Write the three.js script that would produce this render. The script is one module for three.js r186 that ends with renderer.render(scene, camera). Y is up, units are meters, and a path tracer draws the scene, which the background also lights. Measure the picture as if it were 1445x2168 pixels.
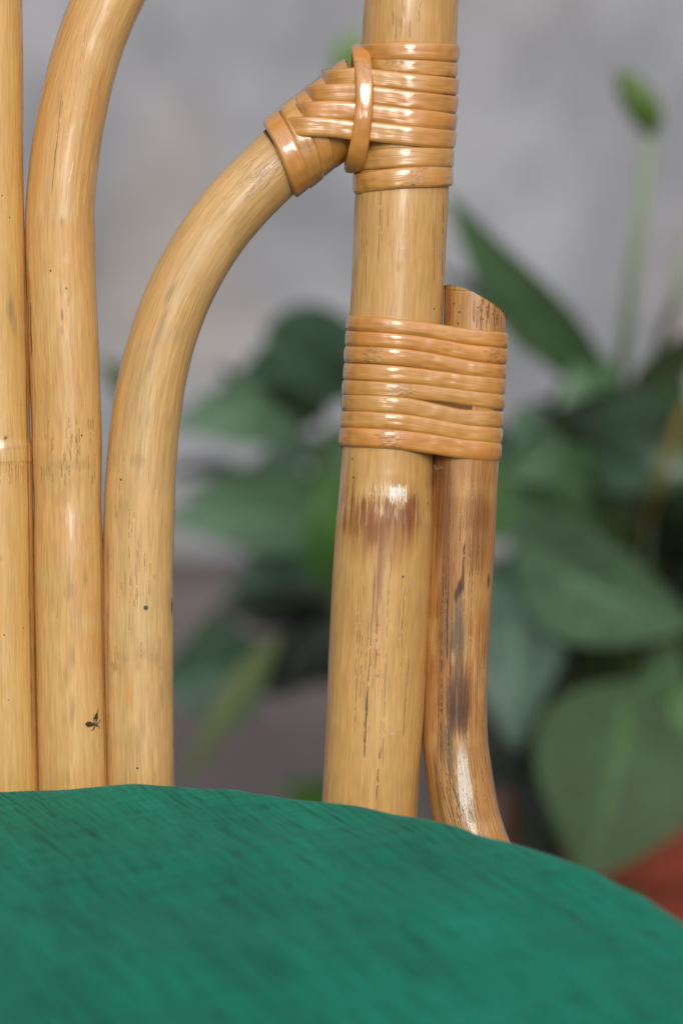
import * as THREE from 'three';
import { mergeGeometries } from 'three/addons/utils/BufferGeometryUtils.js';

// ------------------------------------------------------------------ camera, sky, sun, exposure
const W = 1445, H = 2168, SC = 0.222 / W;                       // photograph pixels; metres per pixel at the chair back
const FOV = 23.9, D = (H / 2) * SC / Math.tan(THREE.MathUtils.degToRad(FOV / 2));
const PITCH = THREE.MathUtils.degToRad(12), RECLINE = THREE.MathUtils.degToRad(10);
const O = new THREE.Vector3(0, 0.566, 0);
const scene = new THREE.Scene();
const camera = new THREE.PerspectiveCamera(FOV, 682 / 1024, 0.02, 60);
camera.position.set(0, O.y + D * Math.sin(PITCH), D * Math.cos(PITCH));
camera.lookAt(O);
const EYE = camera.position.clone();                            // where the photograph was taken from; nothing below reads the camera itself
camera.focus = D - 0.014;
camera.userData.fStop = 4.8;

const SUN = new THREE.Vector3(0.07, 0.56, 0.83).normalize();
const sunLight = new THREE.DirectionalLight(new THREE.Color(1.0, 0.955, 0.90), 1.5);
sunLight.position.copy(SUN).multiplyScalar(6);
sunLight.target.position.set(0, 0.5, 0);
sunLight.castShadow = true;
sunLight.shadow.radius = 46;
sunLight.shadow.mapSize.set(2048, 2048);
Object.assign(sunLight.shadow.camera, { left: -3, right: 3, top: 3, bottom: -3, near: 0.1, far: 14 });
scene.add(sunLight, sunLight.target);

const clamp0 = (x) => Math.max(-1, Math.min(1, x));
{ // overcast sky: brighter overhead than at the horizon, with a broad bright lobe added round the sun for highlights
  const w = 256, h = 128, d = new Float32Array(w * h * 4);
  for (let j = 0; j < h; j++) for (let i = 0; i < w; i++) {
    const up = ((j + 0.5) / h - 0.5) * Math.PI, s = Math.max(0, Math.sin(up));
    const az = ((i + 0.5) / w - 0.5) * Math.PI * 2, c = Math.cos(up), dd = Math.acos(clamp0(c * Math.cos(az) * SUN.x + Math.sin(up) * SUN.y + c * Math.sin(az) * SUN.z)) * 57.3;
    const L = (1 + 2 * s) / 3 * 0.40 * (1 + 4.4 * Math.exp(-dd * dd / 1800)), k = (j * w + i) * 4;
    d[k] = L * 0.95; d[k + 1] = L * 0.985; d[k + 2] = L * 1.06; d[k + 3] = 1;
  }
  const t = new THREE.DataTexture(d, w, h, THREE.RGBAFormat, THREE.FloatType);
  t.mapping = THREE.EquirectangularReflectionMapping; t.magFilter = THREE.LinearFilter; t.needsUpdate = true;
  scene.background = t; scene.environment = t;
}
const renderer = new THREE.WebGLRenderer({ antialias: true });
renderer.setSize(682, 1024);
renderer.toneMapping = THREE.LinearToneMapping;
renderer.toneMappingExposure = 1.15;
renderer.shadowMap.enabled = true;

// ------------------------------------------------------------------ helpers
let seed = 7;
const rnd = () => { seed = (seed + 0x6d2b79f5) | 0; let t = Math.imul(seed ^ (seed >>> 15), 1 | seed); t = (t + Math.imul(t ^ (t >>> 7), 61 | t)) ^ t; return ((t ^ (t >>> 14)) >>> 0) / 4294967296; };
const rr = (a, b) => a + (b - a) * rnd();
const LAT = new Float32Array(65536); { let s = 99; for (let i = 0; i < 65536; i++) { s = (Math.imul(s, 1664525) + 1013904223) | 0; LAT[i] = (s >>> 8) / 16777216; } }
const lat = (x, y) => LAT[((Math.imul(x, 73) ^ Math.imul(y, 12343)) ^ (Math.imul(x, y + 7919) >>> 3)) & 65535];
function vn(x, y, px = 1 << 20) {                                // value noise, periodic in x
  const ix = Math.floor(x), iy = Math.floor(y); let fx = x - ix, fy = y - iy;
  fx = fx * fx * (3 - 2 * fx); fy = fy * fy * (3 - 2 * fy);
  const x0 = ((ix % px) + px) % px, x1 = (x0 + 1) % px;
  const a = lat(x0, iy), b = lat(x1, iy), c = lat(x0, iy + 1), e = lat(x1, iy + 1);
  return a + (b - a) * fx + (c - a) * fy + (a - b - c + e) * fx * fy;
}
const clamp = THREE.MathUtils.clamp, lerp = THREE.MathUtils.lerp, sst = (x, a, b) => { const t = clamp((x - a) / (b - a), 0, 1); return t * t * (3 - 2 * t); };
const V = (x, y, z) => new THREE.Vector3(x, y, z);
const FWD = V(0, -Math.sin(PITCH), -Math.cos(PITCH)), UPV = V(0, Math.cos(PITCH), -Math.sin(PITCH));
const BN = V(0, Math.sin(RECLINE), Math.cos(RECLINE)), BU = V(0, Math.cos(RECLINE), -Math.sin(RECLINE));   // the chair back's normal and up
function ray(px, py) { return FWD.clone().addScaledVector(V(1, 0, 0), (px - W / 2) * SC / D).addScaledVector(UPV, -(py - H / 2) * SC / D); }
function bp(px, py, off = 0) {                                   // a point of the leaning chair back (off metres in front of its middle plane)
  const d = ray(px, py), t = (BN.dot(O) + off - BN.dot(EYE)) / BN.dot(d);
  return EYE.clone().addScaledVector(d, t);
}
function at(px, py, depth) { return EYE.clone().addScaledVector(ray(px, py), depth); }

const taken = new Map();
function numbered(n) { const k = taken.get(n) ?? 0; taken.set(n, k + 1); return k ? n + '_' + String(k).padStart(3, '0') : n; }
function mesh(name, geo, mat, parent) { const m = new THREE.Mesh(geo, mat); m.name = parent === scene ? numbered(name) : name; m.castShadow = m.receiveShadow = true; parent.add(m); return m; }
function thing(name, label, category, pos, group) {
  const g = new THREE.Group(); g.name = numbered(name); g.position.copy(pos); g.userData = { label, category }; if (group) g.userData.group = group; scene.add(g); return g;
}
function inThing(geo, g) { return geo.translate(-g.position.x, -g.position.y, -g.position.z); }
function dataTex(arr, w, h, srgb, wrap = THREE.RepeatWrapping) {
  const t = new THREE.DataTexture(arr, w, h, THREE.RGBAFormat, THREE.UnsignedByteType);
  if (srgb) t.colorSpace = THREE.SRGBColorSpace;
  t.wrapS = t.wrapT = wrap; t.magFilter = THREE.LinearFilter; t.minFilter = THREE.LinearMipmapLinearFilter; t.generateMipmaps = true; t.needsUpdate = true; return t;
}
function grid(nu, nv, f, closeU = false) {                        // f(i, j) -> [Vector3, u, v]; rows j of nu + 1 points
  const p = [], uv = [], ix = [];
  for (let j = 0; j <= nv; j++) for (let i = 0; i <= nu; i++) { const [q, u, v] = f(i, j); p.push(q.x, q.y, q.z); uv.push(u, v); }
  for (let j = 0; j < nv; j++) for (let i = 0; i < nu; i++) { const a = j * (nu + 1) + i, b = a + 1, c = a + nu + 1, e = c + 1; ix.push(a, b, c, b, e, c); }
  const g = new THREE.BufferGeometry();
  g.setAttribute('position', new THREE.Float32BufferAttribute(p, 3)); g.setAttribute('uv', new THREE.Float32BufferAttribute(uv, 2)); g.setIndex(ix); g.computeVertexNormals();
  if (closeU) { // weld normals across the seam
    const n = g.attributes.normal;
    for (let j = 0; j <= nv; j++) { const a = j * (nu + 1), b = a + nu; const x = n.getX(a) + n.getX(b), y = n.getY(a) + n.getY(b), z = n.getZ(a) + n.getZ(b), l = Math.hypot(x, y, z) || 1; n.setXYZ(a, x / l, y / l, z / l); n.setXYZ(b, x / l, y / l, z / l); }
  }
  return g;
}
function simpleTube(pts, radii, seg = 12, rings = 24) {
  const c = new THREE.CatmullRomCurve3(pts, false, 'centripetal'), fr = c.computeFrenetFrames(rings);
  return grid(seg, rings, (i, j) => {
    const t = j / rings, k = t * (radii.length - 1), a = Math.floor(Math.min(k, radii.length - 2)), r = lerp(radii[a], radii[a + 1], k - a), th = i / seg * Math.PI * 2;
    return [c.getPointAt(t).addScaledVector(fr.normals[j], Math.cos(th) * r).addScaledVector(fr.binormals[j], -Math.sin(th) * r), i / seg, t];
  }, true);
}

// ------------------------------------------------------------------ canes: path in the chair back, own texture, own mesh
const sp = (a, k, t) => { // catmull-rom on one coordinate
  const p0 = a[Math.max(0, k - 1)], p1 = a[k], p2 = a[Math.min(a.length - 1, k + 1)], p3 = a[Math.min(a.length - 1, k + 2)];
  return 0.5 * (2 * p1 + (p2 - p0) * t + (2 * p0 - 5 * p1 + 4 * p2 - p3) * t * t + (3 * p1 - p0 - 3 * p2 + p3) * t * t * t);
};
// pts: [x, y, radius(px), depth offset(px)=0] from the lower end up
function canePath(pts, step = 7) {
  const xs = pts.map(p => p[0]), ys = pts.map(p => p[1]), rs = pts.map(p => p[2]), zs = pts.map(p => p[3] ?? 0);
  const fine = [];
  for (let k = 0; k < pts.length - 1; k++) { const L = Math.hypot(xs[k + 1] - xs[k], ys[k + 1] - ys[k]), n = Math.max(2, Math.ceil(L / step)); for (let i = 0; i < n; i++) { const t = i / n; fine.push([sp(xs, k, t), sp(ys, k, t), lerp(rs[k], rs[k + 1], t * t * (3 - 2 * t)), sp(zs, k, t)]); } }
  fine.push([xs.at(-1), ys.at(-1), rs.at(-1), zs.at(-1)]);
  let L = 0; const S = fine.map((f, i) => { if (i) L += Math.hypot(f[0] - fine[i - 1][0], f[1] - fine[i - 1][1]); return { x: f[0], y: f[1], r: f[2], z: f[3], s: L }; });
  S.forEach((s, i) => { const a = S[Math.max(0, i - 1)], b = S[Math.min(S.length - 1, i + 1)], l = Math.hypot(b.x - a.x, b.y - a.y); s.tx = (b.x - a.x) / l; s.ty = (b.y - a.y) / l; });
  return { S, L };
}
function toUV(P, px, py) {
  let best = 1e9, q = P.S[0];
  for (const s of P.S) { const d = (s.x - px) ** 2 + (s.y - py) ** 2; if (d < best) { best = d; q = s; } }
  const along = (px - q.x) * q.tx + (py - q.y) * q.ty, across = (px - q.x) * -q.ty + (py - q.y) * q.tx;
  return [0.5 + Math.asin(clamp(across / q.r, -0.98, 0.98)) / (Math.PI * 2), (q.s + along) / P.L, q.r];
}
function caneTexture(P, o) {
  const w = o.w ?? 512, h = 2048, n = w * h, R = new Float32Array(n), G = new Float32Array(n), B = new Float32Array(n), Hh = new Float32Array(n), Ro = new Float32Array(n);
  const s0 = o.seed * 131, L = P.L, len = L / 150;                 // length in cane diameters
  const [c1, c2, c3] = o.colors;
  for (let j = 0; j < h; j++) for (let i = 0; i < w; i++) {
    const u = i / w, v = j / h * len, k = j * w + i;
    const broad = vn(u * 5, v * 0.9 + s0, 5), mid = vn(u * 26, v * 1.3 + s0 + 50, 26), fineN = vn(u * 120, v * 2.2 + s0 + 90, 120), hair = vn(u * 250, v * 5 + s0 + 140, 250), cloud = vn(u * 9, v * 3.1 + s0 + 200, 9);
    const a = clamp(broad * 0.8 + mid * 0.45 - 0.15, 0, 1), b = sst(cloud, 0.52, 0.95) * 0.45;
    const g = (fineN - 0.5) * 17 * o.grain + (hair - 0.5) * 17 * o.grain + (mid - 0.5) * 11 * o.grain;
    R[k] = lerp(lerp(c1[0], c2[0], a), c3[0], b) + g; G[k] = lerp(lerp(c1[1], c2[1], a), c3[1], b) + g; B[k] = lerp(lerp(c1[2], c2[2], a), c3[2], b) + g * 0.8;
    Hh[k] = 0.5 + (fineN - 0.5) * 0.35 + (hair - 0.5) * 0.3 + (mid - 0.5) * 0.5;
    const lac = vn(u * 14, v * 1.7 + s0 + 300, 14) * 0.6 + vn(u * 60, v * 6 + s0 + 330, 60) * 0.4;
    Ro[k] = 0.26 + 0.34 * sst(lac, 0.35, 0.7) + (hair - 0.5) * 0.1;
  }
  const put = (i, j, c, a, dh = 0, ro = null) => {
    j = Math.round(j); i = ((Math.round(i) % w) + w) % w; if (j < 0 || j >= h || a <= 0) return; const k = j * w + i;
    R[k] = lerp(R[k], c[0], a); G[k] = lerp(G[k], c[1], a); B[k] = lerp(B[k], c[2], a); Hh[k] += dh * a; if (ro !== null) Ro[k] = lerp(Ro[k], ro, a);
  };
  const pxU = (r) => w / (2 * Math.PI * r), pxV = h / L;           // texels per photo pixel
  const api = {
    // soft stain or painted sheen, broken up along the fibres
    blob(px, py, rx, ry, c, a, streak = 0.6, ro = null, dh = 0) {
      const [u, v, r] = toUV(P, px, py), ci = u * w, cj = v * h, ri = rx * pxU(r), rj = ry * pxV;
      for (let j = -rj * 1.6; j <= rj * 1.6; j++) for (let i = -ri * 1.4; i <= ri * 1.4; i++) {
        const st = vn((ci + i) / w * 150, (cj + j) / h * len * 2.2 + s0 + 7, 150), st2 = vn((ci + i) / w * 40, (cj + j) / h * len * 1.1 + s0 + 17, 40);
        const jit = 1 + (st - 0.5) * 1.1 * streak + (st2 - 0.5) * 0.5 * streak, d = Math.hypot(i / ri, j / (rj * jit));
        put(ci + i, cj + j, c, a * (1 - sst(d, 0.25, 1)) * (1 - streak + streak * clamp(st * 1.0 + st2 * 0.9 - 0.2, 0, 1)), dh, ro);
      }
    },
    // thin lengthwise crack, dark fibre, painted glint or painted seam shade
    line(x0, y0, x1, y1, width, c, a, broken = 0.4) {
      const n = Math.ceil(Math.hypot(x1 - x0, y1 - y0) * pxV * 1.6), wob = rnd() * 50;
      for (let k = 0; k <= n; k++) {
        const t = k / n, [u, v, r] = toUV(P, lerp(x0, x1, t), lerp(y0, y1, t)), e = Math.min(1, t * 8, (1 - t) * 8), br = vn(t * n / 14, wob), hw = width * 0.5 * pxU(r) * (0.5 + 0.8 * vn(t * n / 30, wob + 9));
        if (br < broken) continue;
        for (let i = -Math.ceil(hw); i <= Math.ceil(hw); i++) put(u * w + i + (vn(t * 6, wob + 20) - 0.5) * 1.5, v * h, c, a * e * clamp(hw + 0.6 - Math.abs(i), 0, 1), -0.5);
      }
    },
    dot(px, py, rad, c, a) { const [u, v, r] = toUV(P, px, py), ri = rad * pxU(r), rj = rad * pxV; for (let j = -Math.ceil(rj) - 1; j <= rj + 1; j++) for (let i = -Math.ceil(ri) - 1; i <= ri + 1; i++) { const d = Math.hypot(i / ri, j / rj); put(u * w + i, v * h + j, c, a * (1 - sst(d, 0.6, 1.25)), -0.8); } },
  };
  // scattered flecks: short dark dashes and a few pores
  for (let k = 0; k < (o.dashes ?? 260); k++) {
    const i0 = rnd() * w, j0 = rnd() * h, dl = rr(3, 26) * (rnd() < 0.15 ? 2.5 : 1), al = rr(0.08, 0.34) * (o.dashA ?? 1), c = rnd() < 0.3 ? [150, 92, 40] : [112, 84, 46], th = rnd() < 0.25 ? 2 : 1;
    for (let j = 0; j < dl; j++) { if (vn(j / 3, k) < 0.3) continue; for (let i = 0; i < th; i++) put(i0 + i, j0 + j, c, al * Math.min(1, j / 3, (dl - j) / 3), -0.3); }
  }
  for (let k = 0; k < 40; k++) { const i0 = rnd() * w, j0 = rnd() * h; put(i0, j0, [60, 36, 20], rr(0.3, 0.8)); }
  o.features?.(api);
  const col = new Uint8Array(n * 4), bm = new Uint8Array(n * 4), ro = new Uint8Array(n * 4);
  for (let k = 0; k < n; k++) {
    col[k * 4] = clamp(R[k], 0, 255); col[k * 4 + 1] = clamp(G[k], 0, 255); col[k * 4 + 2] = clamp(B[k], 0, 255); col[k * 4 + 3] = 255;
    const b = clamp(Hh[k] * 170 + 20, 0, 255); bm[k * 4] = bm[k * 4 + 1] = bm[k * 4 + 2] = b; bm[k * 4 + 3] = 255;
    const r = clamp(Ro[k], 0.1, 0.9) * 255; ro[k * 4 + 1] = ro[k * 4 + 2] = r; ro[k * 4] = clamp(310 - 1.75 * r, 20, 255); ro[k * 4 + 3] = 255;
  }
  const rt = dataTex(ro, w, h);
  return new THREE.MeshPhysicalMaterial({ map: dataTex(col, w, h, true), bumpMap: dataTex(bm, w, h), bumpScale: o.bump ?? 0.00022, roughnessMap: rt, clearcoatMap: rt, ior: 1.55, roughness: 1, specularIntensity: o.spec ?? 1, clearcoat: 1, clearcoatRoughness: 0.2 });
}
function caneGeometry(P, cut = null, seg = 56, wob = 1) {
  const S = P.S, N = S.length - 1, sd = P.L;
  const g = grid(seg, N, (i, j) => {
    const s = S[j], th = (i / seg - 0.5) * Math.PI * 2, wr = s.r * (1 + wob * (0.012 * (vn(i / seg * 6, s.s / 160 + sd, 6) - 0.5) + 0.016 * (vn(3, s.s / 110 + sd) - 0.5)));
    let side = Math.sin(th) * wr, x = s.x - s.ty * side, y = s.y + s.tx * side;
    if (cut) { const top = cut(Math.sin(th), Math.cos(th)); if (y < top) { y = top; } }
    return [bp(x, y, (s.z + Math.cos(th) * wr) * SC), i / seg, s.s / P.L];
  }, true);
  return g;
}

const CHAIR_AT = V(-0.10, 0, 0.1);
const chair = thing('rattan_chair', 'honey coloured rattan chair with lashed cane back, holding a green cushion', 'chair', CHAIR_AT);
const honey = [[206, 166, 104], [197, 152, 88], [214, 178, 118]];
const BURN = [118, 62, 20], DARK = [78, 52, 28], GREY = [112, 96, 70];

// main upright post
const P_post = canePath([[768, 2010, 100], [779, 1800, 101], [783, 1700, 101.5], [797, 1450, 104], [806, 1250, 104], [811, 1165, 104.5], [814, 1110, 104], [816, 1065, 100.5], [818, 1015, 98], [821, 960, 97], [830, 800, 97.5], [840, 640, 98], [845, 520, 98], [850, 420, 99], [857, 270, 99], [865, 120, 99.5], [870, 0, 100], [880, -200, 100], [889, -420, 100], [896, -640, 98]]);
const m_post = caneTexture(P_post, {
  seed: 1, grain: 0.85, dashes: 160, dashA: 0.7, colors: [[204, 157, 92], [195, 145, 80], [209, 167, 104]], coat: 0.45,
  features(t) {
    t.blob(812, 1108, 130, 84, [150, 92, 42], 0.7, 0.5); for (let k = 0; k < 60; k++) { const x = rr(722, 900); t.blob(x, rr(1058, 1128) + 12 * Math.sin(x * 0.05), rr(3, 11), rr(18, 84), rnd() < 0.6 ? BURN : [138, 74, 30], rr(0.15, 0.45), 0.6); }
    t.blob(765, 1090, 20, 46, BURN, 0.45, 0.7); t.blob(872, 1082, 34, 56, BURN, 0.55, 0.7); t.blob(793, 1135, 30, 40, BURN, 0.5, 0.7); t.blob(800, 1200, 18, 110, [128, 74, 34], 0.5, 0.9);
    t.blob(840, 1090, 34, 30, [110, 72, 62], 0.35, 0.5);
    t.blob(812, 1042, 96, 26, [222, 182, 118], 0.35, 0.8);
    for (let k = 0; k < 46; k++) { const x = rr(725, 905), y = rr(1020, 1060); t.line(x, y, x - 2, y + rr(30, 90), 1.6, rnd() < 0.5 ? [228, 190, 124] : [120, 76, 36], rr(0.3, 0.7), 0.2); }
    for (let k = 0; k < 26; k++) { const x = rr(712, 880), y = rr(1150, 1450); t.line(x, y, x - rr(4, 18), y + rr(50, 260), 1, DARK, rr(0.1, 0.35), 0.4); }
    t.blob(800, 1160, 92, 60, [158, 102, 50], 0.45, 0.6); t.blob(840, 1046, 24, 26, [238, 222, 204], 0.75, 0.6, 0.12); t.blob(848, 1072, 12, 14, [226, 206, 186], 0.5, 0.6, 0.14);  t.line(822, 1065, 846, 1063, 1.4, [168, 54, 36], 0.5, 0.3); for (let k = 0; k < 22; k++) { const x = rr(823, 860), y = rr(1024, 1036); t.line(x, y, x, y + rr(18, 40), 3, [244, 230, 214], rr(0.35, 0.7), 0.15); } for (let k = 0; k < 8; k++) { const x = rr(770, 820), y = rr(1034, 1044); t.line(x, y, x, y + rr(6, 16), 2, [238, 216, 184], rr(0.2, 0.45), 0.2); }  // whitish patches and lines on the ridge: lacquer highlight painted in
    for (let k = 0; k < 3; k++) { const x = 778 - k * 2; t.line(x, 1440 + k * 18, x - 8, 1630 - k * 14, 1.4, DARK, 0.55, 0.4); }
    t.line(793, 1190, 770, 1600, 1.4, DARK, 0.6, 0.3); t.line(800, 1200, 793, 1420, 1.6, [122, 62, 26], 0.6, 0.3); t.line(757, 1230, 750, 1560, 1.1, DARK, 0.4, 0.4); t.line(822, 1220, 808, 1640, 1.1, DARK, 0.35, 0.4); t.line(770, 1180, 760, 1500, 1, DARK, 0.35, 0.5);
    t.line(803, 1580, 796, 1700, 1.6, DARK, 0.6, 0.3);
    for (let k = 0; k < 12; k++) { const x = rr(765, 930), y = rr(395, 520); t.line(x, y, x - 2, y + rr(40, 160), 1.4, [130, 88, 44], rr(0.2, 0.5), 0.3); }
    t.line(805, 392, 800, 560, 1.6, [120, 84, 44], 0.6, 0.1); t.line(938, 420, 934, 620, 3, [70, 46, 28], 0.6, 0.4);
    t.blob(862, 430, 3, 22, [190, 90, 70], 0.5, 0.3);
    for (let k = 0; k < 10; k++) { const x = rr(820, 900), y = rr(-20, 70); t.line(x, y, x, y + rr(20, 60), 1.6, [128, 84, 50], rr(0.3, 0.6), 0.3); }
    for (const [x, y] of [[745, 972], [747, 1012], [918, 655], [905, 1067], [852, 1222]]) t.dot(x, y, 2.2, [40, 26, 16], 0.9);
    for (const [x, y] of [[800, 1324], [798, 1386], [797, 1432]]) t.blob(x, y, 8, 4, [170, 60, 40], 0.5, 0.3);
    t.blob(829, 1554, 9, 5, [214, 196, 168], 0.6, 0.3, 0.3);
  },
});
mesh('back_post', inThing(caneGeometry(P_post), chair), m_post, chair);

// short side brace with a slanting cut at its top, curving outwards below
const P_brace = canePath([[1150, 2060, 74, 60], [1085, 1940, 74, 34], [1032, 1850, 74, 16], [1004, 1790, 73, 4], [984, 1720, 72, -4], [971, 1640, 71, -10], [963, 1570, 70, -14], [962, 1490, 69, -14], [964, 1400, 68.5, -14], [970, 1280, 69, -14], [975, 1180, 70, -14], [979, 1100, 70, -12], [984, 1000, 69.5, -10], [994, 850, 68, -8], [1003, 700, 66, -8], [1008, 560, 66, -8]]);
const m_brace = caneTexture(P_brace, {
  seed: 2, grain: 1.35, dashes: 300, colors: [[186, 136, 76], [168, 112, 54], [204, 160, 100]], coat: 0.3, bump: 0.0004,
  features(t) {
    t.blob(935, 1060, 40, 190, [104, 60, 26], 0.8, 0.4); t.blob(940, 1300, 26, 260, [112, 68, 30], 0.6, 0.5); t.blob(1015, 1130, 42, 120, [118, 68, 28], 0.7, 0.6);
    t.blob(972, 1245, 8, 26, [58, 26, 8], 0.95, 0.4); t.blob(964, 1262, 6, 22, [58, 26, 8], 0.9, 0.4); t.blob(978, 1240, 5, 20, [58, 26, 8], 0.9, 0.4); t.blob(1033, 1230, 8, 24, [60, 34, 14], 0.8, 0.4);
    t.blob(965, 1360, 26, 120, [98, 78, 48], 0.85, 0.5); t.blob(970, 1480, 40, 100, [78, 42, 16], 0.95, 0.45); t.blob(968, 1525, 28, 60, [66, 36, 14], 0.8, 0.5); t.blob(944, 1590, 30, 90, [106, 78, 44], 0.75, 0.6);
    t.blob(957, 1395, 7, 26, [214, 168, 100], 0.6, 0.4); t.blob(930, 1700, 14, 120, [110, 84, 48], 0.55, 0.8); t.blob(978, 1600, 15, 50, [206, 186, 164], 0.8, 0.4, 0.18); t.blob(986, 1700, 18, 120, [200, 180, 158], 0.85, 0.6, 0.18);  // two palest patches: gloss reflection on peeled lacquer, painted in
    for (let k = 0; k < 90; k++) { const x = rr(925, 1030), y = rr(980, 1640); t.line(x, y, x + (y > 1500 ? 8 : -4), y + rr(40, 200), rr(1, 1.8), rnd() < 0.55 ? [118, 62, 24] : DARK, rr(0.15, 0.5), 0.3); }
    for (let k = 0; k < 26; k++) { const x = rr(912, 1000), y = rr(1600, 1660); t.line(x, y, x + rr(18, 40), y + rr(90, 150), rr(1, 1.8), [84, 66, 44], rr(0.3, 0.6), 0.35); }
    for (let k = 0; k < 20; k++) { const x = rr(1000, 1065), y = rr(630, 660); t.line(x, y, x - 1, y + rr(30, 70), rr(1.4, 3), [132, 78, 40], rr(0.4, 0.75), 0.2); }
    for (let k = 0; k < 14; k++) t.dot(rr(945, 1060), rr(615, 690), rr(1.4, 2.6), [74, 44, 26], 0.7);
    t.blob(950, 650, 12, 60, [130, 76, 44], 0.6, 0.4); t.line(946, 614, 1000, 616, 3, [84, 56, 36], 0.7, 0.2);
    for (let k = 0; k < 26; k++) { const x = rr(966, 992), y = rr(1580, 1640); t.line(x, y, x + rr(8, 16), y + rr(60, 150), 3, [214, 196, 174], rr(0.4, 0.75), 0.2); }  // pale lines breaking up the painted gloss reflection
    t.line(938, 1170, 930, 1560, 2, DARK, 0.7, 0.4); t.line(946, 1260, 944, 1400, 2.4, [40, 36, 22], 0.7, 0.3); t.line(982, 1150, 978, 1240, 3, [70, 34, 12], 0.8, 0.2);
  },
});
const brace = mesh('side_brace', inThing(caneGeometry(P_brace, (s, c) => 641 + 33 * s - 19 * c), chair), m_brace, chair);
brace.userData.label = 'weathered side brace with a slanted cut end and dark stains';
{ // the cut face that closes its top
  const n = 40, cx = 1005, p = [bp(cx, 641, -8 * SC)], uv = [0.5, 0.5], ix = [], pos = [];
  for (let i = 0; i < n; i++) { const th = i / n * Math.PI * 2; p.push(bp(cx + Math.sin(th) * 66, 641 + 33 * Math.sin(th) - 19 * Math.cos(th), (-8 + Math.cos(th) * 66) * SC)); uv.push(0.5 + 0.1 * Math.sin(th), 0.5 + 0.1 * Math.cos(th)); ix.push(0, 1 + i, 1 + (i + 1) % n); }
  p.forEach(q => pos.push(q.x, q.y, q.z));
  const g = new THREE.BufferGeometry(); g.setAttribute('position', new THREE.Float32BufferAttribute(pos, 3)); g.setAttribute('uv', new THREE.Float32BufferAttribute(uv, 2)); g.setIndex(ix); g.computeVertexNormals();
  mesh('cut_end', inThing(g, chair), new THREE.MeshStandardMaterial({ color: 0xa8814f, roughness: 0.8 }), chair);
}

// bent cane that springs from the seat and meets the post in the upper lashing
const P_bent = canePath([[301, 2000, 72], [298, 1670, 72], [294, 1450, 74], [292, 1250, 75.5], [294, 1100, 75.5], [299.5, 980, 74], [309, 885, 73], [325, 790, 72], [351, 695, 71], [388, 605, 70], [440, 513, 70], [507, 427, 70.5], [590, 345, 70.5], [650, 298, 70], [720, 255, 70], [800, 216, 68]]);
const m_bent = caneTexture(P_bent, {
  seed: 3, grain: 1.1, dashes: 520, colors: [[211, 169, 110], [199, 153, 90], [191, 155, 98]], coat: 0.3,
  features(t) {
    for (const [x, y] of [[355, 630], [360, 618], [318, 770], [300, 800], [345, 680], [330, 720]]) t.blob(x, y, 8, 34, [140, 116, 74], 0.45, 0.9);
    t.dot(309, 1288, 5, [28, 34, 30], 1); t.blob(364, 1285, 9, 26, [70, 52, 34], 0.9, 0.2); t.dot(290, 1628, 2.4, [40, 26, 16], 0.9); t.dot(256, 1016, 2.4, [40, 26, 16], 0.8);
    for (let k = 0; k < 16; k++) t.blob(rr(235, 352), rr(1385, 1425), rr(8, 22), rr(8, 18), rnd() < 0.6 ? [168, 130, 72] : [150, 120, 72], 0.2, 0.9);
    t.blob(243, 1412, 12, 14, [130, 108, 70], 0.5, 0.85); t.blob(272, 1460, 7, 40, [214, 148, 56], 0.6, 0.4); t.blob(343, 1470, 6, 50, [140, 108, 64], 0.5, 0.7);
    for (let k = 0; k < 40; k++) { const x = rr(235, 350), y = rr(940, 1400); t.line(x, y, x + rr(-2, 2), y + rr(14, 50), rr(1.4, 2.6), [166, 112, 54], rr(0.3, 0.6), 0.3); }
    t.blob(292, 975, 26, 24, [150, 118, 70], 0.35, 0.6);
    for (let k = 0; k < 26; k++) { const x = rr(548, 612), y = rr(300, 370); t.line(x, y, x - rr(40, 90), y + rr(40, 80), 1.4, [132, 96, 52], rr(0.2, 0.5), 0.35); }
    t.line(228, 1120, 228, 1660, 7, [130, 84, 44], 0.25, 0);  // contact shade painted where this cane meets its neighbour
  },
});
mesh('bent_cane', inThing(caneGeometry(P_bent), chair), m_bent, chair);

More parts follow.
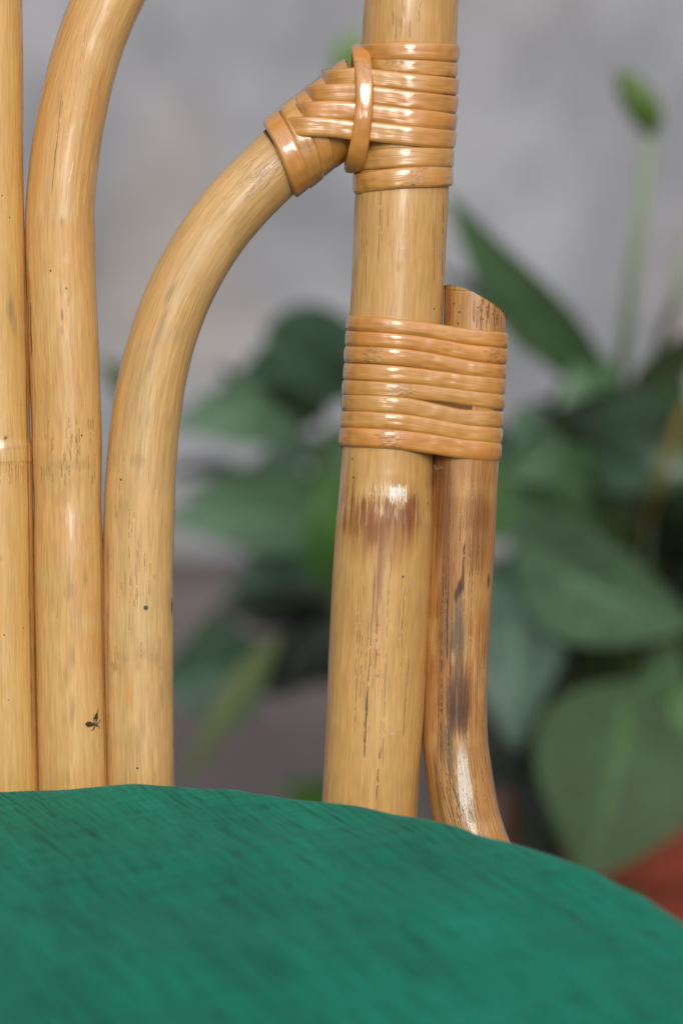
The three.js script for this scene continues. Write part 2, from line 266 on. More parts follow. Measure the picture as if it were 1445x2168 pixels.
// the taller bent cane beside it
const P_tall = canePath([[158, 2000, 72, 6], [154.5, 1670, 73, 6], [149, 1450, 73.5, 6], [145.5, 1200, 73.5, 6], [143, 1060, 72], [142, 1000, 74], [141.5, 950, 75.5], [141, 900, 75], [135, 750, 75], [130, 600, 74.5], [127, 480, 73.5], [131, 395, 73.5], [143, 292, 72.5], [163, 190, 72], [191, 92, 72.5], [228, 0, 74], [290, -115, 74], [380, -240, 74], [500, -360, 74], [640, -460, 74], [800, -540, 72]]);
const m_tall = caneTexture(P_tall, {
  seed: 4, grain: 1.0, dashes: 380, colors: [[214, 167, 102], [203, 149, 82], [207, 171, 108]], coat: 0.4,
  features(t) {
    for (const [x, y, a] of [[130, 470, 0.4], [131, 668, 0.7], [131, 700, 0.5], [128, 610, 0.3], [145, 640, 0.3]]) t.blob(x, y, 4, 18, [150, 80, 50], a, 0.5);
    t.blob(150, 985, 72, 18, [166, 124, 66], 0.4, 0.5); t.blob(100, 1000, 30, 14, [160, 116, 58], 0.3, 0.6); t.blob(130, 1058, 26, 26, [166, 126, 66], 0.35, 0.9);
    for (const [x, y] of [[145, 1230], [148, 1250], [142, 1260], [180, 1222], [182, 1226], [152, 1520], [154, 1500], [153, 1390], [140, 1430], [143, 1650]]) t.blob(x, y, 8, 32, [150, 118, 64], 0.45, 0.9);
    for (let k = 0; k < 46; k++) { const x = rr(85, 205), y = rr(880, 1010); t.line(x, y, x, y + rr(10, 36), rr(1.4, 2.6), [150, 104, 52], rr(0.3, 0.6), 0.3); }
    t.blob(200, 215, 26, 120, [196, 122, 56], 0.45, 0.3); t.blob(85, 330, 18, 170, [204, 132, 66], 0.4, 0.3);
    t.line(131, 190, 108, 420, 1.8, [116, 82, 46], 0.6, 0.25); t.line(137, 185, 113, 350, 1.4, [116, 82, 46], 0.5, 0.35);
    t.line(60, 560, 72, 1640, 7, [110, 66, 34], 0.35, 0); t.line(212, 1050, 222, 1660, 6, [120, 78, 42], 0.3, 0); t.line(64, 640, 67, 760, 6, [70, 40, 24], 0.6, 0.1);  // shade of the seams on both sides, painted as dark lines
    t.dot(107, 574, 2, [50, 30, 18], 0.9); t.dot(140, 612, 2, [50, 30, 18], 0.8); t.dot(173, 922, 2, [50, 30, 18], 0.9);
    for (let k = 0; k < 30; k++) { const x = rr(140, 230), y = rr(30, 420); t.line(x, y, x - 14, y + rr(50, 130), 1.5, rnd() < 0.5 ? [226, 192, 132] : [176, 120, 60], rr(0.25, 0.5), 0.3); }
  },
});
mesh('bent_cane', inThing(caneGeometry(P_tall), chair), m_tall, chair);

// the straight cane at the left edge
const P_str = canePath([[14, 2000, 73, -4], [9, 1670, 73.5, -4], [3, 1450, 74, -4], [-2, 1200, 75, -6], [-6, 1010, 76, -6], [-7, 975, 78, -6], [-8, 950, 77.5, -6], [-9, 932, 75, -6], [-11, 850, 75, -6], [-14, 700, 74, -4], [-18, 550, 73], [-21, 390, 72], [-22, 200, 72], [-24, 0, 72], [-32, -300, 72], [-42, -690, 72]]);
const m_str = caneTexture(P_str, {
  seed: 5, grain: 0.7, dashes: 150, dashA: 0.7, colors: [[212, 167, 96], [204, 153, 82], [210, 167, 104]], coat: 0.4,
  features(t) {
    t.blob(22, 655, 14, 40, GREY, 0.55, 0.7); t.blob(30, 690, 10, 40, [140, 110, 66], 0.5, 0.7); t.dot(13, 929, 4, [84, 56, 30], 0.9); t.blob(13, 926, 9, 9, [176, 130, 74], 0.6, 0.2);
    t.blob(20, 948, 60, 8, [168, 128, 72], 0.4, 0.4); t.line(50, 420, 70, 1640, 8, [110, 64, 34], 0.3, 0);  // the long line is painted contact shade beside the next cane
    for (let k = 0; k < 14; k++) { const x = rr(0, 50); t.line(x, rr(955, 985), x, rr(985, 1040), 1.6, [160, 110, 56], 0.4, 0.3); }
    t.dot(5, 415, 2, [80, 50, 26], 0.8); t.dot(21, 461, 1.6, [80, 50, 26], 0.8); t.dot(9, 1346, 2, [60, 36, 18], 0.8); t.dot(50, 1330, 1.6, [60, 36, 18], 0.7); t.dot(18, 1483, 1.6, [90, 60, 30], 0.8); t.blob(3, 1183, 5, 8, [176, 130, 74], 0.5, 0.2);
  },
});
mesh('upright_cane', inThing(caneGeometry(P_str), chair), m_str, chair);

// the other half of the back, top rail, seat ring and legs: outside the picture, kept simple
{
  const XM = (-65 - W / 2) * SC;
  const mirror = (geo) => { const g = geo.clone(), p = g.attributes.position, n = g.attributes.normal, ix = g.index.array; for (let i = 0; i < p.count; i++) { p.setX(i, 2 * (XM - CHAIR_AT.x) - p.getX(i)); n.setX(i, -n.getX(i)); } for (let i = 0; i < ix.length; i += 3) { const a = ix[i]; ix[i] = ix[i + 1]; ix[i + 1] = a; } return g; };
  const lo = (x, y) => bp(x, y, 0);
  for (const c of chair.children.filter(c => ['back_post', 'bent_cane', 'upright_cane', 'side_brace', 'cut_end'].includes(c.name))) mesh(c.name, mirror(c.geometry), c.material, chair);
  const rail = simpleTube([lo(896, -640), lo(800, -800), lo(560, -900), lo(-65, -940), lo(-690, -900), lo(-930, -800), lo(-1026, -640)], [0.0155, 0.0155], 24, 60);
  mesh('top_rail', inThing(rail, chair), m_post, chair);
  const ring = new THREE.TorusGeometry(0.168, 0.013, 16, 72).rotateX(Math.PI / 2).translate(-0.1, 0.418, 0.215);
  mesh('seat_ring', inThing(ring, chair), m_str, chair);
  const b = bp(768, 2010), e = simpleTube([b, V(b.x + 0.012, 0.2, b.z + 0.005), V(b.x + 0.02, 0.0, b.z - 0.03)], [0.0152, 0.0152], 24, 20);
  mesh('leg', inThing(e, chair), m_post, chair); mesh('leg', mirror(e), m_post, chair);
  const f = simpleTube([V(0.03, 0.415, 0.33), V(0.045, 0.2, 0.345), V(0.055, 0, 0.36)], [0.014, 0.014], 24, 20);
  mesh('leg', inThing(f, chair), m_str, chair); mesh('leg', mirror(f), m_str, chair);
}

// ------------------------------------------------------------------ lashings of flat cane strap
function strapMaterial(sd, c1, c2) {
  const w = 1024, h = 64, col = new Uint8Array(w * h * 4), bm = new Uint8Array(w * h * 4), ro = new Uint8Array(w * h * 4);
  const marks = [0.2, 0.72].map(m => m + (vn(sd, m * 50) - 0.5) * 0.12);
  for (let j = 0; j < h; j++) for (let i = 0; i < w; i++) {
    const k = (j * w + i) * 4, u = i / w, v = j / h, fib = vn(u * 36, v * 22 + sd * 40, 36), fib2 = vn(u * 90, v * 40 + sd * 70, 90), cl = vn(u * 18, v * 2.2 + sd * 17, 18), cl2 = vn(u * 60, v * 6 + sd * 31, 60);
    let a = clamp(cl * 0.9 + (fib - 0.5) * 0.3, 0, 1), g = (fib - 0.5) * 8 + (fib2 - 0.5) * 5 + (cl2 - 0.5) * 8;
    let r = lerp(c1[0], c2[0], a) + g, gg = lerp(c1[1], c2[1], a) + g, b = lerp(c1[2], c2[2], a) + g * 0.7, hh = 0.5 + (fib - 0.5) * 0.07 + (cl - 0.5) * 0.6 + (cl2 - 0.5) * 0.3 + (vn(u * 84, v * 1.6 + sd * 11, 84) - 0.5) * 0.5, rough = 0.22 + 0.1 * cl2 + 0.18 * sst(cl, 0.55, 0.9);
    for (const m of marks) { const wob = (vn(v * 5, sd + m * 90) - 0.5) * 0.03, d = Math.abs(u - m - wob), q = (1 - sst(d, 0.008, 0.02)) * (0.35 + 0.65 * vn(u * 220, v * 16 + sd * 9)); r = lerp(r, 176, q * 0.5); gg = lerp(gg, 124, q * 0.5); b = lerp(b, 66, q * 0.5); rough = lerp(rough, 0.6, q); hh += (vn(u * 260, v * 9 + sd) - 0.5) * q * 0.5; if (q > 0.3 && vn(u * 400, v * 24 + sd) > 0.78) { r *= 0.84; gg *= 0.8; b *= 0.76; } }
    const ed = sst(Math.abs(v - 0.5), 0.42, 0.5) * 0.35; r *= 1 - ed * 0.5; gg *= 1 - ed * 0.6; b *= 1 - ed * 0.7;   // darker along both strap edges
    col[k] = clamp(r, 0, 255); col[k + 1] = clamp(gg, 0, 255); col[k + 2] = clamp(b, 0, 255); col[k + 3] = 255;
    bm[k] = bm[k + 1] = bm[k + 2] = clamp(hh * 200, 0, 255); bm[k + 3] = 255; ro[k] = ro[k + 1] = ro[k + 2] = rough * 255; ro[k + 3] = 255;
  }
  return new THREE.MeshPhysicalMaterial({ map: dataTex(col, w, h, true), bumpMap: dataTex(bm, w, h), bumpScale: 0.0008, roughnessMap: dataTex(ro, w, h), roughness: 1, ior: 1.62, clearcoat: 1, clearcoatRoughness: 0.06 });
}
const STRAPS = [[[205, 143, 70], [196, 130, 54]], [[207, 149, 76], [199, 136, 60]], [[202, 148, 76], [193, 134, 60]], [[208, 142, 66], [197, 127, 50]]].map((c, i) => strapMaterial(i + 1, c[0], c[1]));
const coreMat = new THREE.MeshStandardMaterial({ color: 0x6b4320, roughness: 0.8 });

// A strap laid along a closed loop. loop: list of {p: Vector3 (surface it lies on), n: outward normal, b: across direction}; width in metres
function strapGeometry(loop, width, thick, u0, flat = 3.4) {
  const N = loop.length, prof = [], m = 16;
  for (let k = 0; k <= m; k++) { const s = -1 + 2 * k / m; prof.push([s, Math.pow(Math.max(0, 1 - Math.pow(Math.abs(s), flat)), 0.52), 0.08 + 0.84 * k / m]); }
  prof.push([0.9, -0.25, 0.96], [-0.9, -0.25, 0.04], prof[0].slice());
  let L = 0; const cum = loop.map((q, i) => { if (i) L += q.p.distanceTo(loop[i - 1].p); return L; }); const tot = L + loop[0].p.distanceTo(loop[N - 1].p);
  return grid(prof.length - 1, N, (i, j) => {
    const q = loop[j % N], [s, h, v] = prof[i], l = j === N ? tot : cum[j], wv = 1 + 0.10 * (vn(l * 90, u0 * 77) - 0.5), tv = 1 + 0.18 * (vn(l * 120, u0 * 77 + 5) - 0.5), sh = (vn(l * 55, u0 * 77 + 9) - 0.5) * 0.10;
    return [q.p.clone().addScaledVector(q.b, (s * wv + sh) * width / 2).addScaledVector(q.n, h * thick * tv), u0 + l / 0.24, v];
  });
}
// convex hull of two ellipses (x right, z to the front; in px), grown by g, resampled evenly
function hullLoop(e1, e2, g) {
  const pts = [];
  for (const e of [e1, e2]) if (e) for (let k = 0; k < 120; k++) { const t = k / 120 * Math.PI * 2; pts.push([e.x + (e.a + g) * Math.cos(t), (e.z ?? 0) + (e.b + g) * Math.sin(t)]); }
  pts.sort((a, b) => a[0] - b[0] || a[1] - b[1]);
  const cr = (o, a, b) => (a[0] - o[0]) * (b[1] - o[1]) - (a[1] - o[1]) * (b[0] - o[0]), half = (src) => { const s = []; for (const p of src) { while (s.length > 1 && cr(s.at(-2), s.at(-1), p) <= 0) s.pop(); s.push(p); } s.pop(); return s; };
  const hull = [...half(pts), ...half([...pts].reverse())], n = 150, out = [];
  const len = hull.map((p, i) => Math.hypot(hull[(i + 1) % hull.length][0] - p[0], hull[(i + 1) % hull.length][1] - p[1])), tot = len.reduce((a, b) => a + b, 0);
  let k = 0, acc = 0;
  for (let i = 0; i < n; i++) { const d = i / n * tot; while (acc + len[k] < d) acc += len[k++]; const t = (d - acc) / len[k], a = hull[k], b = hull[(k + 1) % hull.length]; out.push([lerp(a[0], b[0], t), lerp(a[1], b[1], t)]); }
  return out.map((p, i) => { const a = out[(i + n - 2) % n], b = out[(i + 2) % n], l = Math.hypot(b[0] - a[0], b[1] - a[1]); return [p[0], p[1], (b[1] - a[1]) / l, -(b[0] - a[0]) / l]; });
}
// horizontal band: y as a function of x (px), round one or two ellipses
function band(e1, e2, g, yOf, width, thick, mat, parent, u0, flat = 3.4) {
  const loop = hullLoop(e1, e2, g).map(([x, z, nx, nz]) => {
    const front = z >= -20, y = yOf(x, front), dy = (yOf(x + 4, front) - yOf(x - 4, front)) / 8, l = Math.hypot(1, dy);
    return { p: bp(x, y, z * SC), n: V(nx, 0, 0).addScaledVector(BN, nz).normalize(), b: BU.clone().addScaledVector(V(1, 0, 0), dy / l).normalize() };
  });
  return mesh('strap', inThing(strapGeometry(loop, width * SC, thick * SC, u0, flat), chair), mat, parent);
}
// loop whose near half runs from A to B (px), front semi axis f (px)
function wrapLoop(A, B, f, bow, width, thick, mat, parent, u0, pow = 2, flat = 3.4, axis = null) {
  const cx = (A[0] + B[0]) / 2, cy = (A[1] + B[1]) / 2, ax = (A[0] - B[0]) / 2, ay = (A[1] - B[1]) / 2, hl = Math.hypot(ax, ay), ux = ax / hl, uy = ay / hl, n = 150, raw = [];
  for (let i = 0; i < n; i++) {
    const t = i / n * Math.PI * 2, c = Math.cos(t), s = Math.sin(t), cc = Math.sign(c) * Math.pow(Math.abs(c), 2 / pow), ss = Math.sign(s) * Math.pow(Math.abs(s), 2 / pow), q = bow * (1 - cc * cc) * (s > 0 ? 1 : 0);
    raw.push(bp(cx + ux * hl * cc - uy * q, cy + uy * hl * cc + ux * q, ss * f * SC));
  }
  { // even spacing along the loop
    const src = raw.splice(0), len = src.map((p, i) => p.distanceTo(src[(i + 1) % n])), tot = len.reduce((a, b) => a + b, 0);
    for (let i = 0, k = 0, acc = 0; i < n; i++) { const d = i / n * tot; while (acc + len[k] < d) acc += len[k++]; raw.push(src[k].clone().lerp(src[(k + 1) % n], (d - acc) / len[k])); }
  }
  const C = bp(cx, cy, 0), across0 = V(1, 0, 0).multiplyScalar(-uy).addScaledVector(BU, -ux).normalize();
  const loop = raw.map((p, i) => {
    const tg = raw[(i + 1) % n].clone().sub(raw[(i + n - 1) % n]).normalize(); let nn = tg.clone().cross(across0).normalize(); if (nn.dot(p.clone().sub(C)) < 0) nn.negate();
    return { p, n: nn, b: across0.clone().addScaledVector(tg, -across0.dot(tg)).normalize() };
  });
  if (axis) loop.forEach(q => { // at the upper and lower edge the strap lies flat along the cane
    const d = q.p.clone().sub(C), e = Math.min(1, Math.abs(d.dot(V(ux, 0, 0).addScaledVector(BU, -uy))) / (hl * SC)), ax = V(axis[0], 0, 0).addScaledVector(BU, -axis[1]).normalize(); if (ax.dot(q.b) < 0) ax.negate();
    const b = q.b.clone().lerp(ax, e * e), t = q.b.clone().cross(q.n); q.b = b.normalize(); const nn = q.b.clone().cross(t).normalize(); if (nn.dot(q.n) < 0) nn.negate(); q.n = nn;
  });
  const geo = strapGeometry(loop, width * SC, thick * SC, u0, flat); return mesh('strap', inThing(geo, chair), mat, parent);
}
const centreX = (P, y) => { let q = P.S[0], b = 1e9; for (const s of P.S) { const d = Math.abs(s.y - y); if (d < b) { b = d; q = s; } } return q; };

// lower lashing: eight turns round post and brace
{
  const core = [];
  for (let k = 0; k <= 6; k++) core.push(k);
  const lash = mesh('lower_lashing', grid(150, 8, (i, j) => {
    const y = lerp(690, 950, j / 8), L = hullLoop({ x: centreX(P_post, y).x, a: 97, b: 97 }, { x: centreX(P_brace, y).x, a: 66, b: 66, z: -8 }, 1.5), [x, z] = L[i % 150], yy = y + (x - 890) / 340 * 36;
    return [bp(x, yy, z * SC).sub(CHAIR_AT), i / 150, j / 8];
  }, true), coreMat, chair);
  lash.userData.label = 'lower lashing of eight glossy straps binding post and brace';
  const Lf = [665, 699, 732, 765.5, 805, 834.5, 870, 903, 946], Rt = [708, 737, 770, 804, 834, 869, 904, 940, 975];
  for (let k = 0; k < 8; k++) {
    const yl = (Lf[k] + Lf[k + 1]) / 2 + 1, yr = (Rt[k] + Rt[k + 1]) / 2, w = (Lf[k + 1] - Lf[k] + Rt[k + 1] - Rt[k]) / 2, xl = 735 - k * 1.5, xr = 1074 - k * 1.7;
    const e1 = { x: centreX(P_post, yl).x, a: 97.5, b: 97.5 }, e2 = { x: centreX(P_brace, yr).x, a: 66, b: 66, z: -8 }, kk = rr(-3, 3);
    const turn = (x, f) => { const t = (x - xl) / (xr - xl), s = clamp(t, -0.1, 1.1); return f ? lerp(yl, yr, s) - 5 * Math.sin(Math.PI * clamp(s * 1.35, 0, 1)) + kk * Math.sin(s * 5) + (k === 4 ? -3 * sst(s, 0.3, 0.7) * sst(1 - s, 0, 0.3) : k === 5 ? 5 * sst(s, 0.3, 0.75) * sst(1 - s, 0, 0.3) : 0) : lerp(yl, yr, s) + 6; };
    band(e1, e2, 2, turn, w * 1.05, 6.2, STRAPS[[0, 3, 0, 1, 2, 2, 1, 3][k]], lash, 0.31 * k + 0.07, 3.0);
  }
}
// upper lashing: turns round the post, turns round the bent cane, woven turns over both, and one strap over all
{
  const P = caneGeometry(canePath([[600, 335, 71.5], [650, 298, 72], [720, 255, 72], [800, 216, 70]]), null, 40, 0);
  const lash = mesh('upper_lashing', inThing(P, chair), coreMat, chair);
  lash.userData.label = 'upper woven lashing joining the bent cane to the post';
  const PR = 100;
  const post = (y) => ({ x: centreX(P_post, y).x, a: PR, b: PR });
  // post-only turns A, B, G, H
  const turns = [[103, 113, 37, 0], [132, 149, 31, 1], [326, 334, 39, 2], [374, 372, 40, 1]];
  turns.forEach(([yl, yr, w, m], k) => band(post((yl + yr) / 2), null, k === 1 ? 0 : 2, (x, f) => { const s = clamp((x - 765) / 200, -0.1, 1.1), e = k === 0 ? 12 * Math.pow(1 - clamp(s, 0, 1), 3) : k > 1 ? 14 * Math.pow(1 - clamp(s, 0, 1), 3) : 0; return (f ? lerp(yl, yr, s) - (k === 0 ? 2 : -1) * Math.sin(s * 3) + e : lerp(yl, yr, s)); }, w * 1.06, 5.2, STRAPS[m], lash, 0.6 + 0.27 * k));
  // turns round the bent cane, the outermost lies on top
  const fan = [[[575, 250], [640, 402], 89, 35, 0], [[609, 221], [667, 383], 84.5, 34, 2], [[642, 198], [693, 360], 80.5, 34, 1], [[676, 172], [720, 341], 77, 34, 3], [[718, 140], [741, 328], 74, 34, 2]];
  fan.forEach(([A, B, f, w, m], k) => wrapLoop(A, B, f - 4, 7, 44 - k, 7, STRAPS[m], lash, 0.9 + 0.17 * k, 2.1, 7, [0.78, -0.62]));
  // woven turns c to f: left ends on the bent cane, right ends round the post
  const wov = [[164, 163, 184, 693, 33, 1], [197, 200, 222, 657, 36, 0], [233, 238, 260, 628, 36, 3], [266, 276, 296, 600, 37, 1]];
  wov.forEach(([yl, ym, yr, xl, w, m], k) => {
    const e2 = { x: xl + 58, a: 64, b: 88 };
    band(post(ym), e2, 3, (x, f) => { if (!f) return lerp(yl, yr, clamp((x - xl) / (960 - xl), 0, 1)); return x < 772 ? lerp(yl, ym, clamp((x - xl + 10) / (782 - xl), 0, 1)) + 3 * Math.sin(x * 0.03 + k) : lerp(ym, yr, (x - 772) / 190); }, w * 1.1, 5.2, STRAPS[m], lash, 0.2 + 0.23 * k, 4.5);
  });
  wrapLoop([763, 100], [747, 362], 109, 15, 38, 5.5, STRAPS[3], lash, 0.62, 2.6, 4);
}
// a curl of loose fibre caught under the lower lashing
mesh('fibre_curl', inThing(simpleTube([bp(918, 985, 0.0105), bp(926, 995, 0.0115), bp(934, 991, 0.0125), bp(942, 996, 0.0122)], [0.0002, 0.0006, 0.0005, 0.0002], 8, 20), chair), new THREE.MeshStandardMaterial({ color: 0x6e5233, roughness: 0.8 }), chair);

// ------------------------------------------------------------------ cushion
{
  const C = V(-0.0822, 0, 0.2272), R = 0.1975, Y0 = 0.4363, HT = 0.0508;
  const w = 2048, SZ = 0.42, col = new Uint8Array(w * w * 4), bm = new Uint8Array(1024 * 1024 * 4);
  const ang = 0.46, ca = Math.cos(ang), sa = Math.sin(ang);
  for (let j = 0; j < w; j++) for (let i = 0; i < w; i++) {
    const x = (i / w - 0.5) * SZ, z = (j / w - 0.5) * SZ, a = (x * ca - z * sa) * 1000, b = (x * sa + z * ca) * 1000, k = (j * w + i) * 4;       // mm across and along the warp
    const thread = vn(a * 1.7, b * 0.05 + 300), slub = vn(a * 1.7, b * 0.06 + 900), slub2 = vn(a * 2.3 + 40, b * 0.10 + 70), weft = vn(a * 0.06 + 500, b * 1.5), broad = vn(a * 0.045, b * 0.018), fl = vn(a * 1.6, b * 0.35 + 33), gate = vn(a * 0.12 + 9, b * 0.02 + 4);
    let t = 1.04 + (thread - 0.5) * 0.16 + (weft - 0.5) * 0.14 + (broad - 0.5) * 0.16 + (vn(a * 3, b * 3) - 0.5) * 0.06;
    t -= 0.30 * sst(slub, 0.68, 0.95) * (0.3 + 0.7 * gate) + 0.3 * sst(slub2, 0.76, 0.96) + 0.3 * sst(fl, 0.9, 0.99) * gate;
    t += 0.10 * sst(slub, 0.34, 0.1);
    col[k] = clamp(18 * t, 0, 255); col[k + 1] = clamp(108 * t, 0, 255); col[k + 2] = clamp(84 * t + 1, 0, 255); col[k + 3] = 255;
  }
  for (let j = 0; j < 1024; j++) for (let i = 0; i < 1024; i++) { const k = (j * 1024 + i) * 4, h = 110 + (vn(i / 2, j / 26) - 0.5) * 90 + (vn(i / 30, j / 2 + 70) - 0.5) * 80; bm[k] = bm[k + 1] = bm[k + 2] = h; bm[k + 3] = 255; }
  const bump = dataTex(bm, 1024, 1024); bump.repeat.set(4, 4); bump.rotation = -ang;
  const mat = new THREE.MeshPhysicalMaterial({ map: dataTex(col, w, w, true), bumpMap: bump, bumpScale: 0.0002, roughness: 0.85, specularIntensity: 0.35, sheen: 0.35, sheenColor: new THREE.Color(0.25, 0.6, 0.5), sheenRoughness: 0.6 });
  const prof = []; const n = 64;
  for (let k = 0; k <= n; k++) { const t = k / n; if (t < 0.72) { const r = t / 0.72 * 0.9; prof.push([r, 1 + 0.06 * (1 - r * r)]); } else { const th = (t - 0.72) / 0.28 * Math.PI; prof.push([0.9 + 0.1 * Math.pow(Math.sin(th), 0.8), th < Math.PI / 2 ? (1 + 0.06 * 0.19) * (0.5 + 0.5 * Math.cos(th)) + 0 : 0.5 + 0.5 * Math.cos(th)]); } }
  prof.push([0.45, 0.0], [0, 0]);
  const seg = 360, g = grid(seg, prof.length - 1, (i, j) => {
    const th = i / seg * Math.PI * 2, [r, y] = prof[j], edge = sst(r, 0.6, 0.95);
    const lump = edge * (0.0016 * (vn(i / seg * 34, 2, 34) - 0.5) + 0.0010 * (vn(i / seg * 110, 8, 110) - 0.5)), sq = Math.pow(Math.pow(Math.abs(Math.cos(th)), 2.12) + Math.pow(Math.abs(Math.sin(th)), 2.12), -1 / 2.12), x = r * R * sq * Math.cos(th), z = r * R * sq * Math.sin(th);
    const dome = 0.0022 * (vn(x * 26 + 9, z * 26 + 9) - 0.5) * (y > 0.5 ? 1 : 0);
    return [V(C.x + x * (1 + lump * 2), Y0 + y * HT + lump + dome, C.z + z * (1 + lump * 2)), 0.5 + x / SZ, 0.5 + z / SZ];
  }, true);
  const cush = mesh('seat_cushion', g, mat, scene);
  cush.userData = { label: 'round dark green slubby cotton cushion lying on the rattan chair seat', category: 'cushion' };
}

// ------------------------------------------------------------------ small winged insect on the tall bent cane
{
  const z0 = 0.0094, c0 = bp(200, 1531, z0), fly = thing('small_gnat', 'tiny dark gnat with two spread brown wings resting on the bent cane above the cushion', 'insect', c0);
  const dark = new THREE.MeshStandardMaterial({ color: 0x2a211c, roughness: 0.5 }), wing = new THREE.MeshPhysicalMaterial({ color: 0x4a3018, roughness: 0.4, side: THREE.DoubleSide }), grey = new THREE.MeshStandardMaterial({ color: 0x7d7470, roughness: 0.6 });
  const q = (x, y, o) => bp(x, y, (6.6 + Math.sqrt(73.5 ** 2 - (x - 152) ** 2) + o - 2) * SC);
  mesh('body', inThing(simpleTube([q(199, 1517, 4), q(201, 1524, 5), q(203, 1532, 5), q(204, 1536, 4)], [0.0001, 0.00045, 0.0005, 0.0002], 10, 14), fly), grey, fly);
  mesh('head', inThing(new THREE.SphereGeometry(2.6 * SC, 10, 8).translate(...q(204.5, 1535, 5).toArray()), fly), dark, fly);
  mesh('abdomen', inThing(simpleTube([q(199.5, 1518, 5), q(200.5, 1521, 6), q(201, 1524, 5)], [0.0001, 0.0004, 0.0002], 8, 8), fly), dark, fly);
  const mk = (A, B, w, pw) => { const ax = B[0] - A[0], ay = B[1] - A[1], l = Math.hypot(ax, ay), nx = -ay / l, ny = ax / l, p = []; return grid(6, 10, (i, j) => { const t = j / 10, ww = w * Math.pow(Math.sin(Math.PI * Math.pow(t, pw) * 0.97 + 0.05), 0.7), s = (i / 6 - 0.5) * ww; return [q(A[0] + ax * t + nx * s, A[1] + ay * t + ny * s, 4 + 3 * t - Math.abs(s) * 0.15), i / 6, t]; }); };
  mesh('wing', inThing(mk([202, 1534], [181, 1532.5], 11, 1.5), fly), wing, fly);
  mesh('wing', inThing(mk([203, 1532], [205.5, 1508.5], 6.5, 1.4), fly), wing, fly);
  for (const pts of [[[201, 1536], [197, 1544], [192, 1548], [189, 1549.5]], [[201, 1537], [199.5, 1543], [198, 1547]], [[206, 1531], [210, 1529], [213, 1524]], [[206, 1535], [209, 1538], [211, 1542]], [[205.5, 1512], [207.5, 1507], [208.5, 1501]]]) mesh('leg', inThing(simpleTube(pts.map((p, i) => q(p[0], p[1], 3 - i)), [0.00011, 0.00008], 6, 8), fly), dark, fly);
}

// ------------------------------------------------------------------ ground, wall
const WALLZ = EYE.z - 3.15;
{
  const w = 1024, col = new Uint8Array(w * w * 4), bm = new Uint8Array(w * w * 4);
  const gcol = new Uint8Array(w * w * 4);
  for (let j = 0; j < w; j++) for (let i = 0; i < w; i++) {
    const k = (j * w + i) * 4, u = i / w, v = j / w, a = vn(u * 7, v * 7, 7), b = vn(u * 19 + 40, v * 19, 19), c = vn(u * 80, v * 80 + 9, 80), d = vn(u * 4 + 3, v * 5 + 77, 4), f = vn(u * 300, v * 300, 300);
    const t = 1 + (a - 0.5) * 0.22 + (b - 0.5) * 0.12 + (c - 0.5) * 0.08 + (f - 0.5) * 0.06, warm = sst(d * 0.6 + a * 0.4, 0.45, 0.8);
    col[k] = clamp(lerp(149, 149, warm) * t, 0, 255); col[k + 1] = clamp(lerp(149, 142, warm) * t, 0, 255); col[k + 2] = clamp(lerp(152, 138, warm) * t, 0, 255); col[k + 3] = 255;
    bm[k] = bm[k + 1] = bm[k + 2] = clamp(128 + (c - 0.5) * 90 + (f - 0.5) * 90, 0, 255); bm[k + 3] = 255;
    const s = 1 + (a - 0.5) * 0.3 + (c - 0.5) * 0.2 + (f - 0.5) * 0.25; gcol[k] = clamp(99 * s, 0, 255); gcol[k + 1] = clamp(89 * s, 0, 255); gcol[k + 2] = clamp(86 * s, 0, 255); gcol[k + 3] = 255;
  }
  const cm = dataTex(col, w, w, true), b = dataTex(bm, w, w), gm = dataTex(gcol, w, w, true);
  const wallGeo = new THREE.BoxGeometry(9, 3.2, 0.2); const uv = wallGeo.attributes.uv; for (let i = 0; i < uv.count; i++) uv.setXY(i, uv.getX(i) * 9, uv.getY(i) * 3.2);
  const wall = mesh('concrete_wall', wallGeo.translate(0, 1.6 - 0.02, WALLZ - 0.1), new THREE.MeshStandardMaterial({ map: cm, bumpMap: b, bumpScale: 0.002, roughness: 0.9 }), scene);
  wall.userData = { label: 'plain grey concrete wall standing behind the plants', category: 'wall' };
  const gg = new THREE.PlaneGeometry(60, 60).rotateX(-Math.PI / 2), gu = gg.attributes.uv; for (let i = 0; i < gu.count; i++) gu.setXY(i, gu.getX(i) * 60, gu.getY(i) * 60);
  const ground = mesh('ground', gg, new THREE.MeshStandardMaterial({ map: gm, roughness: 0.92 }), scene); ground.userData = { kind: 'structure' };
}

// ------------------------------------------------------------------ potted plants
function leafMaterial(c, sd, rough = 0.34, tr = 0.14) {
  const w = 128, h = 256, col = new Uint8Array(w * h * 4);
  for (let j = 0; j < h; j++) for (let i = 0; i < w; i++) {
    const k = (j * w + i) * 4, u = i / w - 0.5, v = j / h, vein = Math.abs(((v - Math.abs(u) * 0.7) * 9 + 20) % 1 - 0.5), mid = 1 - sst(Math.abs(u), 0.012, 0.05);
    const t = 1 + (vn(u * 12 + 9, v * 20 + sd) - 0.5) * 0.22 + (1 - sst(vein, 0.02, 0.12)) * 0.10 + mid * 0.28;
    for (let q = 0; q < 3; q++) col[k + q] = clamp(c[q] * t, 0, 255); col[k + 3] = 255;
  }
  return new THREE.MeshPhysicalMaterial({ map: dataTex(col, w, h, true), roughness: rough, specularIntensity: 1, transmission: tr, thickness: 0, side: THREE.DoubleSide });
}
